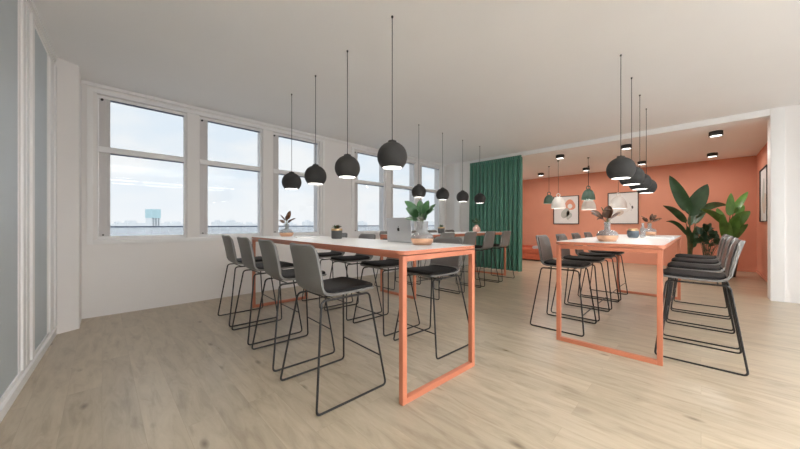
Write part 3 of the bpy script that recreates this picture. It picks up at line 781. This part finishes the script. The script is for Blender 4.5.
lfp = [(0.0, 0.158), (0.001, 0.165), (-0.004, 0.170), (-0.0085, 0.1715), (-0.008, 0.165), (-0.0045, 0.160)]
disc2(lg, lfp, -0.0062, -0.0051)
lg.build('logo', 'logo', lid, smooth=0)
for o in (lid,):
    o.rotation_euler = (0, rad(-3), 0); o.location = (0.004, 0, 0.001)
# open magazines
def magazine(x, y, rz, lab, pic):
    t = thing('magazine', (x, y, TZ), rz, lab, 'magazine', 'open magazines on the tables')
    for s in (-1, 1):
        P, Q = [], []
        for i in range(9):
            u = i / 8; zz = 0.012 + 0.010 * math.sin(PI * min(1, u * 1.15)) * (1 - u * 0.4)
            P.append([(s * 0.21 * u, yy, zz) for yy in (-0.14, 0, 0.14)]); Q.append([(s * 0.21 * u, yy, 0.0) for yy in (-0.14, 0, 0.14)])
        m = MB(); m.slab(P, Q); pg = m.build('page', 'paper', t, smooth=50)
        if s == pic:
            P, Q = [], []
            for i in range(7):
                u = 0.12 + 0.76 * i / 6; zz = 0.0126 + 0.010 * math.sin(PI * min(1, u * 1.15)) * (1 - u * 0.4)
                P.append([(s * 0.21 * u, yy, zz) for yy in (-0.12, 0, 0.12)]); Q.append([(s * 0.21 * u, yy, zz - 0.0004) for yy in (-0.12, 0, 0.12)])
            m = MB(); m.slab(P, Q); m.build('printed_picture', 'paper_grey', pg, smooth=50)
    return t
magazine(2.12, 4.10, rad(70), 'open white magazine on the laptop table between the pot and the far vase', 1)
magazine(5.45, 0.40, rad(-5), 'open magazine with grey picture on the right-hand table', 1)

# ------------------------------------------------------------------ framed prints
def framed(name, w, h, lab, build_art):
    t = thing(name, (0, 0, 0), 0, lab, 'picture', None)
    f = MB(); b = 0.022
    f.box(-w / 2, w / 2, -0.035, 0, -h / 2, -h / 2 + b); f.box(-w / 2, w / 2, -0.035, 0, h / 2 - b, h / 2)
    f.box(-w / 2, -w / 2 + b, -0.035, 0, -h / 2 + b, h / 2 - b); f.box(w / 2 - b, w / 2, -0.035, 0, -h / 2 + b, h / 2 - b)
    f.build('frame', 'shade', t)
    pr = MB().box(-w / 2 + b, w / 2 - b, -0.012, -0.002, -h / 2 + b, h / 2 - b).build('print', 'paper', t)
    build_art(pr, w, h)
    return t
def blob(parent, name, m, cx, cz, rx, rz_, lay=1, fn=None, n=32):
    mb = MB(); pts = []
    for k in range(n):
        a = 2 * PI * k / n; q = fn(a) if fn else 1
        pts.append((cx + rx * q * math.cos(a), cz + rz_ * q * math.sin(a)))
    y = -0.012 - 0.0006 * lay
    a = [mb.bm.verts.new((x, y, z)) for x, z in pts]; b = [mb.bm.verts.new((x, -0.0121, z)) for x, z in pts]
    mb.bm.faces.new(a); mb.bm.faces.new(b[::-1])
    for i in range(n): mb.bm.faces.new((a[i], b[i], b[(i + 1) % n], a[(i + 1) % n]))
    return mb.build(name, m, parent, smooth=0)
def art1(pr, w, h):
    blob(pr, 'painted_arch', 'art_peach', 0.13, 0.18, 0.19, 0.20, 1, lambda a: 1 - 0.1 * math.sin(3 * a))
    blob(pr, 'painted_hollow', 'paper', 0.14, 0.14, 0.08, 0.09, 2)
    blob(pr, 'painted_leaf', 'art_grey', -0.02, -0.12, 0.13, 0.20, 2, lambda a: 1 + 0.22 * math.sin(2 * a + 0.6))
    blob(pr, 'painted_leaf', 'art_grey', 0.10, -0.20, 0.09, 0.15, 2, lambda a: 1 + 0.2 * math.cos(3 * a))
    blob(pr, 'painted_stem', 'art_beige', 0.07, -0.30, 0.012, 0.10, 1)
def art2(pr, w, h):
    mb = MB()
    mb.tube([(-0.22 + 0.05 * k, -0.0128, -0.05 + 0.09 * math.sin(k * 0.8)) for k in range(9)], 0.004, 6)
    mb.build('painted_line', 'art_beige', pr)
    mb = MB(); mb.tube([(0.22 + 0.03 * math.sin(k * 0.7), -0.0128, -0.10 + 0.04 * k) for k in range(8)], 0.003, 6); mb.build('painted_line', 'art_line', pr)
    blob(pr, 'painted_bud', 'art_line', 0.26, 0.02, 0.025, 0.05, 1)
    blob(pr, 'painted_wash', 'art_beige', -0.10, -0.17, 0.12, 0.09, 1, lambda a: 1 + 0.2 * math.sin(2 * a))
def art3(pr, w, h):
    blob(pr, 'painted_wash', 'art_beige', 0.0, -0.18, 0.36, 0.24, 1, lambda a: 1 + 0.12 * math.sin(3 * a))
    blob(pr, 'painted_leaf', 'art_grey', -0.1, 0.1, 0.16, 0.28, 2, lambda a: 1 + 0.2 * math.sin(2 * a))
# rotate -90 deg about z so that the front (-y) faces -x
f1 = framed('framed_print', 0.885, 1.07, 'left black-framed abstract print with peach arch on the coral back wall', art1); f1.location = (XB - 0.001, 3.64, 1.852); f1.rotation_euler.z = -PI / 2; f1['group'] = 'framed prints on the coral walls'
f2 = framed('framed_print', 0.85, 1.08, 'right black-framed pale print with fine lines on the coral back wall', art2); f2.location = (XB - 0.001, 1.878, 1.857); f2.rotation_euler.z = -PI / 2; f2['group'] = 'framed prints on the coral walls'
f3 = framed('framed_print', 1.15, 1.27, 'black-framed print on the coral side wall beside the white pillar', art3); f3.location = (11.05, YR + 0.001, 2.0); f3.rotation_euler.z = PI; f3['group'] = 'framed prints on the coral walls'

# ------------------------------------------------------------------ sofa behind the curtain
so = thing('sofa', (11.35, 4.60, 0), 0, 'low coral upholstered sofa at the back, half hidden by the green curtain', 'sofa')
MB().box(-0.45, 0.45, -0.72, 0.95, 0.03, 0.27, 0.11).build('base', 'sofa', so, smooth=60)
MB().box(-0.43, 0.42, -0.70, 0.95, 0.255, 0.43, 0.07).build('seat_cushion', 'sofa', so, smooth=60)
MB().box(0.22, 0.47, -0.60, 0.95, 0.38, 0.50, 0.05).build('back_cushion', 'sofa', so, smooth=60)
for x in (-0.36, 0.36):
    for y in (-0.6, 0.85): MB().lathe([(0, 0), (0.02, 0), (0.028, 0.05), (0, 0.05)], 12, (x, y, 0)).build('leg', 'black_metal', so)
pw = MB(); pw.box(-0.20, 0.20, -0.20, 0.20, 0, 0.09, 0.044)
pw = pw.build('cushion', 'pillow', None, smooth=60, loc=(11.20, 4.13, 0.431)); pw.rotation_euler = (0, 0, rad(12))
tag(pw, 'small grey cushion lying on the coral sofa', 'cushion')

# ------------------------------------------------------------------ potted plants in the coral corner
def planter(x, y, r, h, lab, m='pot'):
    t = thing('planter', (x, y, 0), 0, lab, 'planter', 'dark floor planters')
    ring_lathe([(0, 0.0), (r * 0.74, 0.0), (r * 0.78, 0.01), (r, h - 0.01), (r, h), (r - 0.015, h), (r - 0.02, h - 0.05), (0, h - 0.05)], m, 'body', t, 32, 40)
    ring_lathe([(0, h - 0.049), (r - 0.021, h - 0.049), (r - 0.03, h - 0.035), (0, h - 0.03)], 'soil', 'soil', t, 24)
    return t
def big_plant(name, x, y, z0, lab, leaves, leaf_m, group=None, stem_r=0.016, stem_m='stem'):
    """leaves: (stem foot offset dx, dy, leaf base px, py, leaf tip px, py, forward distance base, tip, width, lift)"""
    t = thing(name, (x, y, 0), 0, lab, 'plant', group)
    o = Vector((x, y, 0))
    for k, (bpx, bpy_, tpx, tpy, db, dt, w, lift) in enumerate(leaves):
        B_ = at(bpx, bpy_, db) - o; T_ = at(tpx, tpy, dt) - o
        a = k * 2.4; foot = Vector((0.04 * math.cos(a), 0.04 * math.sin(a), z0))
        mid = foot.lerp(B_, 0.55); mid.z = foot.z + (B_.z - foot.z) * 0.7
        c = []
        for i in range(9):
            s = i / 8; c.append(foot * (1 - s) ** 2 + mid * 2 * s * (1 - s) + B_ * s * s)
        st = MB(); st.tube(c, stem_r, 8, taper=stem_r * 0.5); so_ = st.build('stem', stem_m, t, smooth=60)
        f_ = (at(400, 224.5, 0) - (B_ + o)); f_.z = 0.25
        rr = random.Random(k); f_ = f_.normalized() + Vector((rr.uniform(-.3, .3), rr.uniform(-.3, .3), rr.uniform(0, .3)))
        lf = MB(); lf.leaf(B_, T_, w, lift=lift, fold=0.20, wave=0.03, shape=0.42, nu=14, face=f_); lf.build('leaf', leaf_m, so_, smooth=60)
    return t
D1 = 7.75
p1 = at(690, 230, D1)
planter(p1.x, p1.y, 0.20, 0.40, 'dark floor planter of the tall broad-leaved plant, behind the right-hand table')
big_plant('bird_of_paradise', p1.x, p1.y, 0.385, 'tall dark green broad-leaved plant, the tallest in the coral corner', [
    (689, 212, 669.5, 175.5, D1, D1 + 0.15, 0.32, 0.02), (690.5, 216, 707.5, 184, D1, D1 - 0.2, 0.42, 0.03), (686, 223, 663, 205.5, D1 - 0.1, D1 - 0.35, 0.20, 0.10), (687.5, 236, 666, 221.5, D1 - 0.15, D1 - 0.4, 0.11, 0.14),
    (697, 214, 727.5, 205.5, D1 + 0.1, D1 + 0.35, 0.21, 0.10), (695, 224, 708, 208, D1, D1 + 0.3, 0.18, 0.06), (690, 226, 698, 205, D1 + 0.1, D1 + 0.4, 0.2, 0.04), (691, 244, 687, 226, D1, D1 - 0.2, 0.15, 0.04), (693, 248, 697, 226, D1, D1 - 0.1, 0.17, 0.04)], 'leaf_big', group='plants in the coral corner')
D2 = 7.55
p2 = at(727, 240, D2)
planter(p2.x, p2.y, 0.19, 0.42, 'dark floor planter of the bright green plant, behind the right-hand stools')
big_plant('banana_plant', p2.x, p2.y, 0.394, 'bright light green leafy plant in the right coral corner', [
    (730, 216, 731, 193, D2, D2 + 0.1, 0.187, 0.02), (733, 214, 748, 191.5, D2, D2 + 0.15, 0.187, 0.04), (727, 226, 700, 209, D2, D2 - 0.25, 0.202, 0.10), (730, 232, 750, 211, D2, D2 - 0.25, 0.302, 0.12), (724, 226, 717, 208, D2, D2 + 0.2, 0.187, 0.05),
    (726, 240, 722, 214, D2, D2 - 0.3, 0.202, 0.06), (731, 240, 740, 216, D2, D2 - 0.3, 0.245, 0.10), (733, 240, 748, 224, D2, D2 - 0.1, 0.173, 0.10), (727, 244, 729, 222, D2, D2 - 0.35, 0.216, 0.05), (735, 226, 744, 205, D2, D2 + 0.2, 0.173, 0.05)], 'leaf_bright', group='plants in the coral corner')
D3 = 7.2
p3 = at(707, 245, D3)
planter(p3.x, p3.y, 0.17, 0.38, 'dark floor planter of the low shrub, between the tall and the bright green plant')
lv = []
rs = random.Random(11)
for (hx, hy) in ((700, 236), (707, 233), (713, 240), (703, 243), (717, 246)):
    for k in range(7):
        a = -PI * (0.05 + 0.9 * k / 6); L_ = rs.uniform(8, 13)
        dd = D3 + rs.uniform(-0.2, 0.2)
        lv.append((hx + math.cos(a) * 1.5, hy + math.sin(a) * 1.5, hx + math.cos(a) * L_ * 0.75, hy + math.sin(a) * L_ + (3 if abs(math.cos(a)) > 0.7 else 0), D3, dd, 0.10, 0.12))
big_plant('dark_shrub', p3.x, p3.y, 0.366, 'low dark green shrub between the tall and the bright green plant', lv, 'leaf_dark', group='plants in the coral corner', stem_r=0.005, stem_m='leaf_dark')

# ------------------------------------------------------------------ sky and exposure
w = bpy.data.worlds.new('world'); sc.world = w; w.use_nodes = True
nt = w.node_tree; bg = nt.nodes['Background']
tc = nt.nodes.new('ShaderNodeTexCoord'); sep = nt.nodes.new('ShaderNodeSeparateXYZ'); nt.links.new(tc.outputs['Generated'], sep.inputs[0])
mp = nt.nodes.new('ShaderNodeMapping'); mp.inputs['Scale'].default_value = (2.2, 2.2, 6.0); nt.links.new(tc.outputs['Generated'], mp.inputs[0])
no = nt.nodes.new('ShaderNodeTexNoise'); no.inputs['Scale'].default_value = 1.6; no.inputs['Detail'].default_value = 6; no.inputs['Roughness'].default_value = 0.55
nt.links.new(mp.outputs[0], no.inputs['Vector'])
cr_ = nt.nodes.new('ShaderNodeValToRGB'); cr_.color_ramp.elements[0].position = 0.42; cr_.color_ramp.elements[1].position = 0.62
cr_.color_ramp.elements[0].color = (0.84, 0.92, 1.0, 1); cr_.color_ramp.elements[1].color = (1.0, 1.0, 1.0, 1)
nt.links.new(no.outputs['Fac'], cr_.inputs[0])
hz = nt.nodes.new('ShaderNodeValToRGB'); hz.color_ramp.elements[0].position = 0.0; hz.color_ramp.elements[1].position = 0.12
hz.color_ramp.elements[0].color = (1, 1, 1, 1); hz.color_ramp.elements[1].color = (0, 0, 0, 1); nt.links.new(sep.outputs[2], hz.inputs[0])
mx = nt.nodes.new('ShaderNodeMix'); mx.data_type = 'RGBA'; nt.links.new(hz.outputs[0], mx.inputs[0]); nt.links.new(cr_.outputs[0], mx.inputs[6]); mx.inputs[7].default_value = (0.97, 0.98, 1.0, 1)
nt.links.new(mx.outputs[2], bg.inputs['Color']); bg.inputs['Strength'].default_value = 1.3

sc.view_settings.view_transform = 'Standard'; sc.view_settings.look = 'None'
sc.view_settings.exposure = 0.56; sc.view_settings.gamma = 1.0; sc.view_settings.use_curve_mapping = False
sc.cycles.max_bounces = 12; sc.cycles.diffuse_bounces = 6; sc.cycles.glossy_bounces = 5; sc.cycles.transmission_bounces = 8; sc.cycles.transparent_max_bounces = 12
sc.cycles.sample_clamp_indirect = 8.0
sc.cycles.caustics_reflective = False; sc.cycles.caustics_refractive = False
